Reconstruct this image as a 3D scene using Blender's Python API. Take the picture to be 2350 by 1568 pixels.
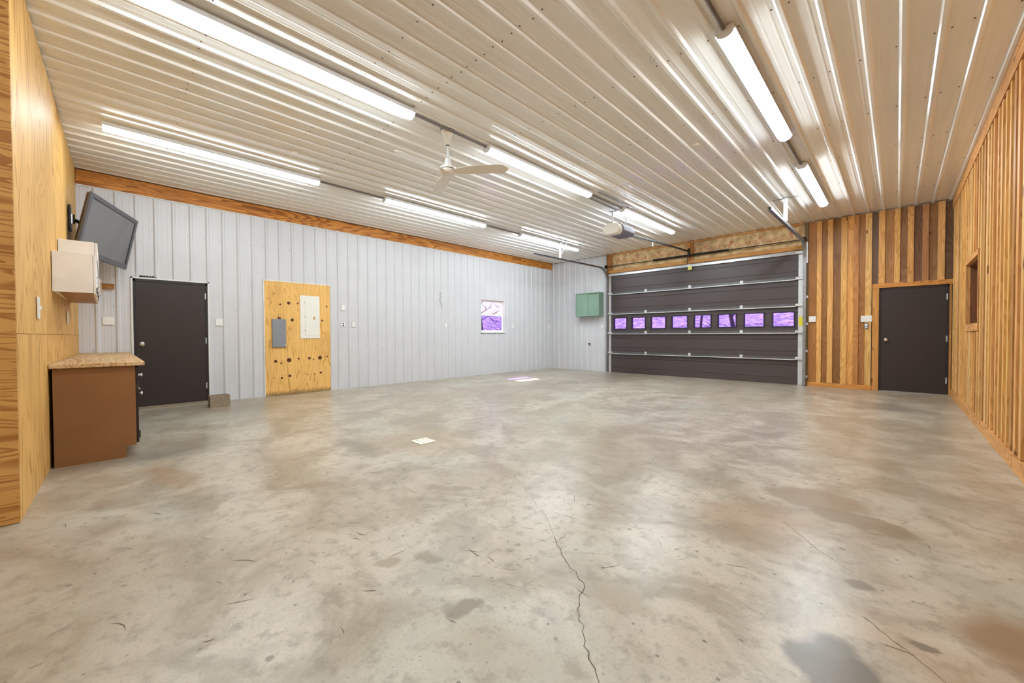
import bpy, bmesh, math, random
from mathutils import Vector, Matrix
random.seed(7)
for o in list(bpy.data.objects): bpy.data.objects.remove(o, do_unlink=True)
S = bpy.context.scene
COL = S.collection

# ------------------------------------------------------------------ room numbers (metres)
L, W, H = 10.8955, 9.3928, 3.6317          # depth of far wall, width, ceiling height
BACK = -4.2                                # rear wall, behind the camera
RIB = 0.2253                               # rib spacing of the metal sheets
PX1, PY0, PY1 = 4.721, -0.276, -0.387      # plywood partition: end X, Y at left wall, Y at its end
G0, G1, GT = 2.2291, 7.1411, 3.0           # garage door opening
D0, D1, DT = 8.384, 9.3275, 2.06           # man door in far wall
E0, E1, ET = 0.3202, 1.2412, 2.066         # man door in left wall
P0, P1, PT = 2.1161, 3.3260, 2.2141        # plywood backboard on left wall
W0, W1, WB, WT = 7.594, 8.5576, 1.2292, 2.2067   # left wall window
N0, N1, NB, NT = 7.55, 8.70, 1.28, 2.13    # boarded opening in right wall

# ------------------------------------------------------------------ camera
cam_d = bpy.data.cameras.new('camera'); cam = bpy.data.objects.new('camera', cam_d); COL.objects.link(cam)
F_PX, YAW, PIT, ROL = 907.86, 0.7720, 0.0169, -0.0041
fw = Vector((-math.sin(YAW)*math.cos(PIT), math.cos(YAW)*math.cos(PIT), -math.sin(PIT)))
rt = Vector((math.cos(YAW), math.sin(YAW), 0)); up = rt.cross(fw)
r2 = rt*math.cos(ROL)+up*math.sin(ROL); u2 = up*math.cos(ROL)-rt*math.sin(ROL)
m = Matrix((r2, u2, -fw)).transposed().to_4x4(); m.translation = Vector((8.6445, 0, 1.1593))
cam.matrix_world = m
cam_d.sensor_fit = 'HORIZONTAL'; cam_d.sensor_width = 36; cam_d.lens = F_PX/2350*36
cam_d.clip_start = 0.02; cam_d.clip_end = 300
S.camera = cam

# ------------------------------------------------------------------ world, sun, exposure
wd = bpy.data.worlds.new('sky'); S.world = wd; wd.use_nodes = True
bg = wd.node_tree.nodes['Background']; bg.inputs[0].default_value = (0.80, 0.86, 1.0, 1); bg.inputs[1].default_value = 1.3
sun_d = bpy.data.lights.new('sun', 'SUN'); sun_d.energy = 15; sun_d.angle = 0.009; sun_d.color = (1, .96, .9)
sun = bpy.data.objects.new('sun', sun_d); COL.objects.link(sun); sun.location = (-12, 14, 14)
sun.rotation_euler = Vector((1.0, -0.26, -1.0)).to_track_quat('-Z', 'Y').to_euler()
LAMP = 39.0                                # radiance of the fluorescent lenses
vs = S.view_settings
vs.view_transform = 'Standard'; vs.look = 'None'; vs.gamma = 1; vs.exposure = 0.40; vs.use_curve_mapping = False

# ------------------------------------------------------------------ helpers
def lin(r, g, b, k=1.0):
    f = lambda c: (c/12.92 if c <= .04045 else ((c+.055)/1.055)**2.4)
    v = [f(c/255)*k for c in (r, g, b)]; q = min(1, .86/max(v))
    return tuple(x*q for x in v) + (1,)

class NT_:
    def __init__(s, name):
        s.m = bpy.data.materials.new(name); s.m.use_nodes = True
        s.t = s.m.node_tree; s.b = s.t.nodes['Principled BSDF']; s.out = s.t.nodes['Material Output']
    def n(s, typ, ins=None, **kw):
        nd = s.t.nodes.new(typ)
        for k, v in kw.items(): setattr(nd, k, v)
        if ins:
            for k, v in ins.items(): s.set(nd.inputs[k], v)
        return nd
    def set(s, sock, v):
        if isinstance(v, bpy.types.NodeSocket): s.t.links.new(v, sock)
        elif isinstance(v, bpy.types.Node): s.t.links.new(v.outputs[0], sock)
        else: sock.default_value = v
    def p(s, **kw):
        for k, v in kw.items(): s.set(s.b.inputs[k.replace('_', ' ')], v)
    def math(s, op, a, b=0.0, c=0.0):
        return s.n('ShaderNodeMath', {0: a, 1: b, 2: c}, operation=op).outputs[0]
    def mix(s, fac, a, b, mode='MIX'):
        nd = s.n('ShaderNodeMix', data_type='RGBA', blend_type=mode)
        s.set(nd.inputs[0], fac); s.set(nd.inputs[6], a); s.set(nd.inputs[7], b)
        return nd.outputs[2]
    def noise(s, vec, scale, detail=3, rough=.5, dist=0.0):
        return s.n('ShaderNodeTexNoise', {'Vector': vec, 'Scale': scale, 'Detail': detail, 'Roughness': rough, 'Distortion': dist})
    def ramp(s, fac, stops):
        nd = s.n('ShaderNodeValToRGB', {0: fac}); e = nd.color_ramp.elements
        while len(e) < len(stops): e.new(.5)
        for el, (p, c) in zip(e, stops): el.position = p; el.color = c if len(c) == 4 else (*c, 1)
        return nd.outputs[0]
    def rng(s, v, a, b, c=0.0, d=1.0, smooth=True):
        return s.n('ShaderNodeMapRange', {0: v, 1: a, 2: b, 3: c, 4: d}, interpolation_type='SMOOTHSTEP' if smooth else 'LINEAR').outputs[0]
    def bump(s, h, strength=.3, dist=.01):
        return s.n('ShaderNodeBump', {'Height': h, 'Strength': strength, 'Distance': dist}).outputs[0]
    def objco(s, scale=(1, 1, 1), rand=True):
        co = s.n('ShaderNodeTexCoord').outputs['Object']
        if rand:
            r = s.n('ShaderNodeObjectInfo').outputs['Random']
            off = s.n('ShaderNodeVectorMath', {0: (37.1, 17.3, 29.7), 'Scale': r}, operation='SCALE').outputs[0]
            co = s.n('ShaderNodeVectorMath', {0: co, 1: off}, operation='ADD').outputs[0]
        return s.n('ShaderNodeMapping', {'Vector': co, 'Scale': scale}).outputs[0]
    def wpos(s): return s.n('ShaderNodeNewGeometry').outputs['Position']

MAT = {}
def simple(name, col, rough=.5, metal=0.0, noise=0.0, nscale=20, spec=.5, bump=0.0):
    t = NT_(name); c = col
    if noise:
        f = t.noise(t.objco(), nscale, 4).outputs[0]
        d = tuple(x*(1-noise) for x in col[:3])+(1,)
        c = t.mix(t.rng(f, .3, .7), d, col)
        if bump: t.p(Normal=t.bump(f, bump, .002))
    t.p(Base_Color=c, Roughness=rough, Metallic=metal, Specular_IOR_Level=spec)
    MAT[name] = t.m; return t.m

simple('wall_metal', (.65, .652, .67, 1), .38, noise=.04, nscale=3)
simple('white_paint', (.80, .79, .76, 1), .45, noise=.06, nscale=6)
simple('cabinet_white', lin(240, 236, 230), .5, noise=.08, nscale=5)
simple('white_plastic', (.86, .85, .82, 1), .35)
simple('lamp_white', (.82, .83, .84, 1), .3)
simple('cream_enamel', lin(240, 234, 222), .35, noise=.03)
simple('panel_cream', lin(238, 236, 226), .4)
simple('grey_enamel', lin(140, 142, 148), .4, noise=.08, nscale=10)
simple('green_metal', lin(134, 164, 144), .42, noise=.1, nscale=7)
simple('door_brown', lin(52, 40, 36), .55, noise=.12, nscale=260, bump=.15)
simple('jamb_dark', lin(38, 30, 30), .5)
simple('garage_brown', lin(80, 69, 68), .42, noise=.2, nscale=220, bump=.25)
simple('gasket', lin(38, 24, 52), .6)
simple('galv', (.50, .51, .52, 1), .34, metal=.85, noise=.25, nscale=18)
simple('galv_light', (.70, .71, .72, 1), .42, metal=.35, noise=.12, nscale=14)
simple('track_steel', (.36, .35, .36, 1), .4, metal=.8, noise=.2, nscale=12)
simple('strut_dark', (.16, .155, .16, 1), .35, metal=.6, noise=.2, nscale=12)
simple('conduit_grey', lin(120, 112, 108), .45, metal=.3)
simple('black_metal', (.018, .017, .018, 1), .4, metal=.3)
simple('rusty', lin(74, 60, 54), .5, metal=.5, noise=.3, nscale=15)
simple('black_plastic', (.02, .02, .022, 1), .35)
simple('tv_bezel', lin(74, 72, 76), .3, spec=.6)
simple('tv_back', lin(62, 46, 30), .4)
simple('brown_cabinet', lin(142, 98, 58), .5, noise=.12, nscale=2.5)
simple('dark_front', lin(40, 30, 26), .5)
simple('chrome', (.75, .75, .76, 1), .18, metal=1.0)
simple('brass_plate', lin(190, 170, 110), .35, metal=.6)
simple('yellow', lin(226, 214, 40), .5)
simple('yellow_pale', lin(214, 212, 110), .5)
simple('opener_grey', lin(120, 116, 126), .4)
simple('opener_lens', lin(226, 220, 208), .4)
simple('drain_white', lin(240, 236, 222), .35, noise=.1, nscale=30)
simple('block_concrete', lin(158, 140, 118), .9, noise=.3, nscale=60, bump=.6)
simple('crack', lin(84, 74, 62), .9)
simple('scuff', lin(88, 76, 60), .6)
simple('screw', lin(96, 84, 72), .5, metal=.3)
simple('screw_light', lin(150, 150, 152), .4, metal=.3)
simple('bark', lin(92, 78, 66), .9, noise=.3, nscale=8)
simple('slot', (.05, .05, .05, 1), .5)
simple('outer_steel', lin(170, 165, 160), .5)

def m_ceiling():
    t = NT_('ceiling_metal'); f = t.noise(t.wpos(), 1.3, 3).outputs[0]
    t.p(Base_Color=t.mix(t.rng(f, .3, .7), (.88, .855, .805, 1), (.90, .88, .835, 1)), Roughness=.17, Specular_IOR_Level=.5)
    MAT['ceiling_metal'] = t.m
m_ceiling()

def m_lamp(name, k):
    t = NT_(name); t.p(Base_Color=(1, 1, 1, 1), Emission_Color=(.86, .965, 1.03, 1), Emission_Strength=LAMP*k); MAT[name] = t.m
m_lamp('lamp_glow', .95); m_lamp('lamp_glow_boost', 1.55)   # lenses by the big door are boosted to brighten the far end

def wood(name, light, dark, axis, gs=1.0, rough=.45, knots=True, ring=.5, objcolor=False, contrast=1.0, warp=1.0, nr=26.0, lw=.85, fw_=None):
    """axis = direction of the grain (0 x, 1 y, 2 z), object space in metres"""
    t = NT_(name)
    sc = [1, 1, 1]; sc[axis] = .10
    co = t.objco(tuple(sc))
    big = t.noise(co, 3.2*gs, 2, .5, 0.6*warp)
    w = t.math('MULTIPLY', big.outputs[0], nr)
    rings = t.math('FRACT', w)
    rings = t.rng(rings, 0.0, lw)
    sf = [60, 60, 60]; sf[axis] = 1.6
    fine = t.noise(t.objco(tuple(sf)), 1.0*gs, 4, .6).outputs[0]
    stain = t.noise(t.objco(tuple(1.0 if i != axis else .35 for i in range(3))), 3.0, 2).outputs[0]
    f = t.math('ADD', t.math('MULTIPLY', rings, ring), t.math('MULTIPLY', fine, (1-ring*.6) if fw_ is None else fw_))
    f = t.rng(f, .25, .95, 0, 1)
    if objcolor:
        oc = t.n('ShaderNodeObjectInfo').outputs['Color']
        lo = t.mix(1.0, oc, dark, 'MULTIPLY'); c = t.mix(f, lo, oc)
    else: c = t.mix(f, dark, light)
    c = t.mix(t.math('MULTIPLY', t.rng(stain, .45, .75), .35*contrast), c, t.mix(1.0, c, (.55, .42, .30, 1), 'MULTIPLY'))
    if knots:
        kv = t.n('ShaderNodeTexVoronoi', {'Vector': t.objco(tuple(3.2 if i != axis else 1.5 for i in range(3))), 'Scale': 1.0}).outputs['Distance']
        k = t.rng(kv, .05, .10, 1, 0)
        c = t.mix(t.math('MULTIPLY', k, .8), c, lin(70, 40, 22))
    t.p(Base_Color=c, Roughness=rough, Specular_IOR_Level=.28, Normal=t.bump(f, .12, .002))
    MAT[name] = t.m; return t
wood('beam_wood', lin(212, 142, 62), lin(146, 84, 28), 1, ring=.6, knots=True)
wood('cedar', (1, 1, 1, 1), (.72, .63, .53, 1), 2, ring=.35, objcolor=True)
wood('cedar_x', lin(232, 168, 92), lin(180, 116, 54), 0, ring=.35)
wood('cedar_y', lin(230, 174, 108), lin(184, 124, 68), 1, ring=.35)
wood('counter_wood', lin(214, 184, 142), lin(176, 138, 94), 0, ring=.5, rough=.6)
wood('stud_wood', lin(214, 160, 88), lin(168, 112, 52), 0, ring=.3)
wood('block_wood', lin(176, 124, 66), lin(140, 92, 44), 1, ring=.3)
wood('niche_wood', lin(138, 92, 62), lin(104, 66, 42), 2, ring=.3)
wood('ply_side', lin(220, 168, 96), lin(178, 122, 62), 1, gs=1.3, ring=.75, knots=False, rough=.5, warp=2.5, nr=14.0, lw=.7, fw_=.4)
wood('ply_wall', lin(228, 182, 108), lin(196, 144, 74), 2, gs=.6, ring=.7, knots=True, rough=.55, warp=3.5, nr=16.0, lw=.45, fw_=.35)

def m_backboard():
    t = wood('ply_board', lin(240, 192, 114), lin(206, 150, 74), 2, gs=.8, ring=.75, knots=False, rough=.5, warp=3.0, nr=18.0, lw=.3, fw_=.35)
    base = t.b.inputs['Base Color'].links[0].from_socket
    pos = t.wpos(); d = t.n('ShaderNodeVectorMath', {0: pos, 1: t.n('ShaderNodeVectorMath', {0: t.noise(pos, 18, 2).outputs['Color'], 'Scale': .02}, operation='SCALE').outputs[0]}, operation='ADD').outputs[0]
    acc = None
    Wd, Ht = P1-P0, PT
    # knots as (u, v) fractions of the sheet, radius in metres
    K = [(.22,.80,.018),(.345,.815,.03),(.48,.815,.018),(.945,.80,.018),(.205,.675,.03),(.395,.665,.03),(.87,.665,.022),(.145,.30,.028),(.225,.28,.016),(.34,.305,.042),(.485,.315,.018),(.655,.315,.028),(.72,.30,.014),(.825,.315,.038),(.95,.325,.016),(.115,.155,.01),(.23,.15,.02),(.35,.165,.026),(.63,.165,.01),(.735,.165,.015),(.835,.175,.022)]
    for u, v, r in K:
        dd = t.n('ShaderNodeVectorMath', {0: d, 1: (0.03, P0+u*Wd+.01, v*Ht+.01)}, operation='DISTANCE').outputs['Value']
        k = t.rng(dd, r*.75, r*1.25, 1, 0)
        acc = k if acc is None else t.math('MAXIMUM', acc, k)
    c = t.mix(acc, base, lin(84, 40, 24))
    z = t.n('ShaderNodeSeparateXYZ', {0: pos}).outputs[2]
    foot_dark = t.math('MULTIPLY', t.rng(t.math('SUBTRACT', z, t.math('MULTIPLY', t.noise(pos, 9, 3).outputs[0], .12)), -.05, .05, 1, 0), .6)  # ragged darker band along the foot of the board
    c = t.mix(foot_dark, c, lin(66, 50, 28))
    t.p(Base_Color=c)
m_backboard()

def m_insul():
    t = NT_('kraft'); pos = t.wpos()
    f = t.noise(pos, 7, 4).outputs[0]
    c = t.mix(t.rng(f, .3, .7), lin(176, 144, 98), lin(226, 198, 146))
    x, y, z = [t.n('ShaderNodeSeparateXYZ', {0: pos}).outputs[i] for i in range(3)]
    band = t.math('MULTIPLY', t.rng(z, 3.29, 3.31), t.rng(z, 3.39, 3.41, 1, 0))
    lt = t.noise(t.n('ShaderNodeMapping', {'Vector': pos, 'Scale': (42, 1, 9)}).outputs[0], 1.0, 2).outputs[0]
    red = t.math('MULTIPLY', band, t.rng(lt, .50, .56))
    vo = t.math('FRACT', t.math('DIVIDE', x, .62))
    spot = t.math('MULTIPLY', t.math('MULTIPLY', t.rng(vo, .08, .10), t.rng(vo, .2, .22, 1, 0)), t.math('MULTIPLY', t.rng(z, 3.40, 3.41), t.rng(z, 3.46, 3.48, 1, 0)))
    red = t.math('MULTIPLY', t.math('MAXIMUM', red, spot), .6)
    c = t.mix(red, c, lin(176, 70, 58))
    t.p(Base_Color=c, Roughness=.6, Normal=t.bump(t.noise(pos, 14, 4).outputs[0], .5, .02))
    MAT['kraft'] = t.m
m_insul()

def m_glass():
    t = NT_('tinted_glass'); n = t.t.nodes
    tr = t.n('ShaderNodeBsdfTransparent', {0: (.60, .50, 1.0, 1)}); gl = t.n('ShaderNodeBsdfGlossy', {0: (1, 1, 1, 1), 'Roughness': .02})
    fr = t.n('ShaderNodeFresnel', {0: 1.35}); mx = t.n('ShaderNodeMixShader', {0: t.math('MULTIPLY', fr.outputs[0], .5), 1: tr, 2: gl})
    t.t.links.new(mx.outputs[0], t.out.inputs[0]); MAT['tinted_glass'] = t.m
    t = NT_('clear_glass')
    tr = t.n('ShaderNodeBsdfTransparent', {0: (.92, .84, 1.0, 1)}); gl = t.n('ShaderNodeBsdfGlossy', {0: (1, 1, 1, 1), 'Roughness': .02})
    mx = t.n('ShaderNodeMixShader', {0: .05, 1: tr, 2: gl}); t.t.links.new(mx.outputs[0], t.out.inputs[0]); MAT['clear_glass'] = t.m
m_glass()

def m_screen():
    t = NT_('tv_screen'); t.p(Base_Color=(.05, .05, .05, 1), Roughness=.16, IOR=2.6, Specular_IOR_Level=.6); MAT['tv_screen'] = t.m
m_screen()

def m_ground():
    t = NT_('leaf_litter'); pos = t.wpos()
    a = t.noise(pos, 1.6, 5, .65).outputs[0]; b = t.noise(pos, 9, 4, .7).outputs[0]
    c = t.mix(t.rng(a, .38, .62), lin(130, 112, 96), lin(214, 206, 198)); c = t.mix(t.rng(b, .44, .56), t.mix(1.0, c, (.45, .42, .40, 1), 'MULTIPLY'), c)
    t.p(Base_Color=c, Roughness=.95); MAT['leaf_litter'] = t.m
m_ground()

def m_floor():
    t = NT_('concrete'); pos = t.wpos()
    flat = t.n('ShaderNodeVectorMath', {0: pos, 1: (1, 1, 0)}, operation='MULTIPLY').outputs[0]
    n1 = t.noise(flat, .55, 4, .6, .6).outputs[0]; n2 = t.noise(flat, 2.2, 5, .62, .8).outputs[0]
    n3 = t.noise(flat, 11, 5, .65).outputs[0]; n4 = t.noise(flat, 70, 3, .6).outputs[0]
    hue = t.noise(t.n('ShaderNodeVectorMath', {0: flat, 1: (13, 7, 0)}, operation='ADD').outputs[0], .8, 3).outputs[0]
    c = t.mix(t.rng(n2, .36, .64), lin(155, 142, 123), lin(190, 179, 161))
    c = t.mix(t.math('MULTIPLY', t.rng(n1, .46, .60), .4), c, lin(152, 136, 112))
    c = t.mix(t.math('MULTIPLY', t.rng(hue, .52, .72), .45), c, lin(184, 186, 172))
    c = t.mix(t.math('MULTIPLY', t.rng(n3, .49, .66), .50), c, lin(130, 117, 98))
    c = t.mix(t.math('MULTIPLY', t.rng(n4, .52, .70), .35), c, lin(126, 114, 98))
    # scattered small drips
    def specks(scale, lo, hi, k, col, off):
        nonlocal c
        v = t.n('ShaderNodeVectorMath', {0: flat, 1: off}, operation='ADD').outputs[0]
        v = t.n('ShaderNodeVectorMath', {0: v, 1: t.n('ShaderNodeVectorMath', {0: t.noise(flat, scale*2.2, 2).outputs['Color'], 'Scale': .22/scale}, operation='SCALE').outputs[0]}, operation='ADD').outputs[0]
        vo = t.n('ShaderNodeTexVoronoi', {'Vector': v, 'Scale': scale}); d = vo.outputs['Distance']
        sel = t.rng(t.n('ShaderNodeSeparateColor', {0: vo.outputs['Color']}).outputs[0], .72, .76)
        rad = t.math('MULTIPLY', t.n('ShaderNodeSeparateColor', {0: vo.outputs['Color']}).outputs[1], hi)
        kf = t.rng(t.math('SUBTRACT', d, rad), -lo, lo, 1, 0)
        c = t.mix(t.math('MULTIPLY', t.math('MULTIPLY', kf, sel), k), c, col)
    specks(3.1, .08, .12, .38, lin(126, 112, 94), (3.1, 1.7, 0))
    specks(8.5, .045, .13, .7, lin(104, 92, 76), (0, 5, 0))
    specks(21.0, .04, .18, .75, lin(96, 86, 72), (2, 9, 0))
    # individual stains: centre x, y, half axes, angle (deg), colour, strength, edge softness
    wv = t.n('ShaderNodeVectorMath', {0: t.noise(flat, 5, 3).outputs['Color'], 'Scale': .22}, operation='SCALE').outputs[0]
    warped = t.n('ShaderNodeVectorMath', {0: t.n('ShaderNodeVectorMath', {0: flat, 1: wv}, operation='ADD').outputs[0], 1: (.11, .11, 0)}, operation='SUBTRACT').outputs[0]
    warped = t.n('ShaderNodeVectorMath', {0: warped, 1: (1, 1, 0)}, operation='MULTIPLY').outputs[0]
    ST = [(8.22, 3.45, .27, .20, 10, (138, 119, 94), .8, .18), (8.49, 3.21, .25, .12, -8, (130, 112, 90), .8, .18),
          (8.52, 1.70, .115, .24, 20, (96, 86, 72), .85, .2), (8.53, 2.39, .055, .04, 20, (112, 100, 86), .8, .3),
          (8.99, 2.30, .14, .22, 0, (132, 104, 74), .8, .5), (7.33, 1.04, .06, .06, 0, (120, 106, 88), .8, .3),
          (7.80, 1.56, .12, .10, 30, (150, 132, 108), .6, .35), (8.02, 2.85, .30, .22, 30, (158, 130, 100), .6, .6),
          (8.12, 2.55, .20, .16, 0, (146, 124, 98), .6, .6), (6.90, 1.15, .075, .05, 30, (126, 110, 84), .8, .3),
          (6.79, 1.0, .06, .04, 20, (140, 122, 96), .7, .3), (5.38, 1.06, .26, .06, 60, (138, 122, 100), .7, .4),
          (4.62, 1.82, .42, .13, 10, (128, 116, 100), .65, .5), (6.24, 1.82, .2, .05, 40, (138, 124, 100), .7, .4),
          (8.56, 8.5, .4, .5, 0, (110, 98, 84), .55, .6), (4.9, 2.42, .5, .45, 0, (160, 136, 98), .45, .6),
          (6.4, 3.2, .7, .3, 40, (150, 136, 114), .5, .6), (1.0, 1.5, .8, .6, 20, (132, 120, 98), .55, .7),
          (4.3, .35, .5, .12, 10, (150, 122, 90), .6, .6), (3.5, .3, .25, .5, 0, (110, 104, 96), .5, .7), (8.8, 2.0, .3, .12, -30, (160, 134, 106), .5, .5),
          (7.6, 1.0, .25, .12, 30, (150, 132, 108), .45, .6), (8.7, 2.12, .04, .03, 0, (98, 86, 72), .8, .3), (8.8, 1.75, .05, .03, 20, (98, 86, 72), .8, .3),
          (2.5, 9.6, .9, .5, 0, (140, 126, 110), .5, .7), (5.5, 9.8, 1.5, .6, 0, (150, 134, 118), .45, .7)]
    for x, y, a, b, ang, col, k, soft in ST:
        col = tuple(min(255, q*1.0+2) for q in col)
        mp = t.n('ShaderNodeMapping', {'Vector': warped, 'Location': (x, y, 0), 'Rotation': (0, 0, math.radians(ang)), 'Scale': (a, b, 1)}, vector_type='TEXTURE')
        ln = t.n('ShaderNodeVectorMath', {0: mp.outputs[0]}, operation='LENGTH').outputs['Value']
        c = t.mix(t.math('MULTIPLY', t.rng(ln, 1-soft, 1+soft, 1, 0), k), c, lin(*col))
    rough = t.rng(t.math('ADD', n2, t.math('MULTIPLY', n3, .4)), .45, .95, .29, .33)
    t.p(Base_Color=c, Roughness=rough, Specular_IOR_Level=.5, Normal=t.bump(n3, .03, .004))
    MAT['concrete'] = t.m
m_floor()

# ------------------------------------------------------------------ mesh builder
class MB:
    def __init__(s): s.v = []; s.f = []
    def add(s, vs, fs):
        o = len(s.v); s.v += [tuple(v) for v in vs]; s.f += [tuple(i+o for i in f) for f in fs]; return s
    def box(s, x0, x1, y0, y1, z0, z1):
        return s.add([(x0,y0,z0),(x1,y0,z0),(x1,y1,z0),(x0,y1,z0),(x0,y0,z1),(x1,y0,z1),(x1,y1,z1),(x0,y1,z1)],
                     [(0,3,2,1),(4,5,6,7),(0,1,5,4),(1,2,6,5),(2,3,7,6),(3,0,4,7)])
    def prism(s, poly, axis, a, b):
        """poly: 2D points in the two other axes (cyclic order), extruded a..b along axis"""
        def pt(p, t): return [(t, p[0], p[1]), (p[0], t, p[1]), (p[0], p[1], t)][axis]
        n = len(poly)
        return s.add([pt(p, a) for p in poly]+[pt(p, b) for p in poly],
                     [tuple(range(n))[::-1], tuple(range(n, 2*n))]+[(i, (i+1) % n, n+(i+1) % n, n+i) for i in range(n)])
    def cyl(s, p0, p1, r, n=12, r2=None):
        p0, p1 = Vector(p0), Vector(p1); d = (p1-p0).normalized(); r2 = r if r2 is None else r2
        a = d.orthogonal().normalized(); b = d.cross(a)
        c = [(math.cos(2*math.pi*i/n), math.sin(2*math.pi*i/n)) for i in range(n)]
        return s.add([p0+(a*x+b*y)*r for x, y in c]+[p1+(a*x+b*y)*r2 for x, y in c],
                     [tuple(range(n))[::-1], tuple(range(n, 2*n))]+[(i, (i+1) % n, n+(i+1) % n, n+i) for i in range(n)])
    def lathe(s, prof, c=(0, 0, 0), n=24, axis=2):
        vs = []
        for r, h in prof:
            for i in range(n):
                a = 2*math.pi*i/n; p = [r*math.cos(a), r*math.sin(a), h]
                if axis == 0: p = [p[2], p[0], p[1]]
                if axis == 1: p = [p[0], p[2], p[1]]
                vs.append((p[0]+c[0], p[1]+c[1], p[2]+c[2]))
        fs = []
        for k in range(len(prof)-1):
            for i in range(n):
                j = (i+1) % n; fs.append((k*n+i, k*n+j, (k+1)*n+j, (k+1)*n+i))
        fs += [tuple(range(n))[::-1], tuple(range((len(prof)-1)*n, len(prof)*n))]
        return s.add(vs, fs)
    def sweep(s, path, prof, side=Vector((1, 0, 0))):
        """closed 2D profile (side, normal) along a 3D path whose plane is perpendicular to side"""
        n = len(prof); vs = []
        for k, p in enumerate(path):
            p = Vector(p); a = Vector(path[max(k-1, 0)]); b = Vector(path[min(k+1, len(path)-1)])
            t = (b-a).normalized(); nn = t.cross(side).normalized()
            vs += [p+side*u+nn*w for u, w in prof]
        fs = [tuple(range(n))[::-1], tuple(range((len(path)-1)*n, len(path)*n))]
        for k in range(len(path)-1):
            for i in range(n):
                j = (i+1) % n; fs.append((k*n+i, k*n+j, (k+1)*n+j, (k+1)*n+i))
        return s.add(vs, fs)
    def sheet(s, prof, length, holes, fn):
        """prof: (u, depth) polyline; length: (a, b); holes: (u0, u1, a0, a1); fn(u, depth, t) -> xyz"""
        cuts = sorted({h[i] for h in holes for i in (0, 1) if prof[0][0] < h[i] < prof[-1][0]})
        pts = list(prof)
        for cu in cuts:
            for k in range(len(pts)-1):
                if pts[k][0] < cu < pts[k+1][0]:
                    w = (cu-pts[k][0])/(pts[k+1][0]-pts[k][0]); pts.insert(k+1, (cu, pts[k][1]+w*(pts[k+1][1]-pts[k][1]))); break
        for k in range(len(pts)-1):
            um = (pts[k][0]+pts[k+1][0])/2; segs = [length]
            for h in holes:
                if h[0] < um < h[1]:
                    ns = []
                    for a, b in segs:
                        if h[2] > a: ns.append((a, min(b, h[2])))
                        if h[3] < b: ns.append((max(a, h[3]), b))
                    segs = [q for q in ns if q[1]-q[0] > 1e-4]
            for a, b in segs:
                s.add([fn(*pts[k], a), fn(*pts[k+1], a), fn(*pts[k+1], b), fn(*pts[k], b)], [(0, 1, 2, 3)])
        return s
    def build(s, name, mat, parent=None, bevel=0.0, smooth=False, color=None, local=False, fix=True):
        me = bpy.data.meshes.new(name)
        xs = [min(v[i] for v in s.v) for i in range(3)]; xe = [max(v[i] for v in s.v) for i in range(3)]
        c = Vector(((xs[0]+xe[0])/2, (xs[1]+xe[1])/2, xs[2] if parent is None else (xs[2]+xe[2])/2))
        me.from_pydata([tuple(Vector(v)-c) for v in s.v], [], s.f)
        if fix:
            bm = bmesh.new(); bm.from_mesh(me); bmesh.ops.recalc_face_normals(bm, faces=bm.faces); bm.to_mesh(me); bm.free()
        me.materials.append(MAT[mat])
        if smooth:
            me.polygons.foreach_set('use_smooth', [True]*len(me.polygons))
            me.set_sharp_from_angle(angle=math.radians(38))
        o = bpy.data.objects.new(name, me); COL.objects.link(o)
        if color: o.color = color
        if parent is not None:
            o.parent = parent; o.location = c if local else c-WLOC.get(parent.name, Vector((0, 0, 0)))
            WLOC[o.name] = c if not local else c
        else: o.location = c; WLOC[o.name] = c
        if bevel:
            b = o.modifiers.new('bevel', 'BEVEL'); b.width = bevel; b.segments = 2; b.limit_method = 'ANGLE'; b.angle_limit = math.radians(50)
        return o
WLOC = {}
def tag(o, label, cat, group=None, kind=None):
    o['label'] = label; o['category'] = cat
    if group: o['group'] = group
    if kind: o['kind'] = kind
    return o
def empty(name, loc, label, cat, group=None, kind=None):
    o = bpy.data.objects.new(name, None); COL.objects.link(o); o.location = loc; o.empty_display_size = .1
    WLOC[o.name] = Vector(loc); return tag(o, label, cat, group, kind)
def B(*a): return MB().box(*a)

# ================================================================== SETTING
T = .15
def floor():
    m = MB()
    m.box(-T, W+T, BACK-T, L+T, -.12, 0)
    f = tag(m.build('floor', 'concrete'), 'polished and stained bare concrete floor of the whole garage', 'floor', kind='structure')
    return f
FLOOR = floor()

# ceiling: slab + ribbed sheets
CEIL = tag(B(-T-.5, W+T+.5, BACK-T, L+T+.9, H+.02, H+.2).build('ceiling', 'outer_steel'), 'ribbed beige metal sheet ceiling over the whole garage', 'ceiling', kind='structure')  # slab overhangs outside, unseen, added to keep sun off the big door
def rib_profile(u0, u1, ribs, h, inv=False):
    """polyline (u, depth) between u0 and u1 with major ribs at given centres and two small ribs between"""
    pts = []
    for r in ribs:
        pts += [(r-.031, 0), (r-.013, h), (r+.013, h), (r+.031, 0)]
        for q in (RIB/3, 2*RIB/3):
            c = r+q+.004; pts += [(c-.012, 0), (c-.005, .0013), (c+.005, .0013), (c+.012, 0)]
    pts = [p for p in pts if u0+1e-4 < p[0] < u1-1e-4]
    return [(u0, pts[0][1] if pts and pts[0][1] == 0 else 0)]+pts+[(u1, 0)]
x_first = 7.988-RIB*36          # a rib centre left of the left wall
ribs_c = [x_first+RIB*k for k in range(60)]
edges = [ribs_c[k]+.034 for k in range(0, 60, 4)]
for (ya, yb, dz) in ((BACK, 2.302, .0016), (2.298, L, 0)):
    xs = [0.0]+[e for e in edges if 0.05 < e < W-.05]+[W]
    for a, b in zip(xs[:-1], xs[1:]):
        pr = rib_profile(a, b, ribs_c, .019)
        MB().sheet(pr, (ya, yb), [], lambda u, d, t_: (u, t_, H-d-dz)).build('metal_sheet', 'ceiling_metal', CEIL, fix=False)
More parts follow.
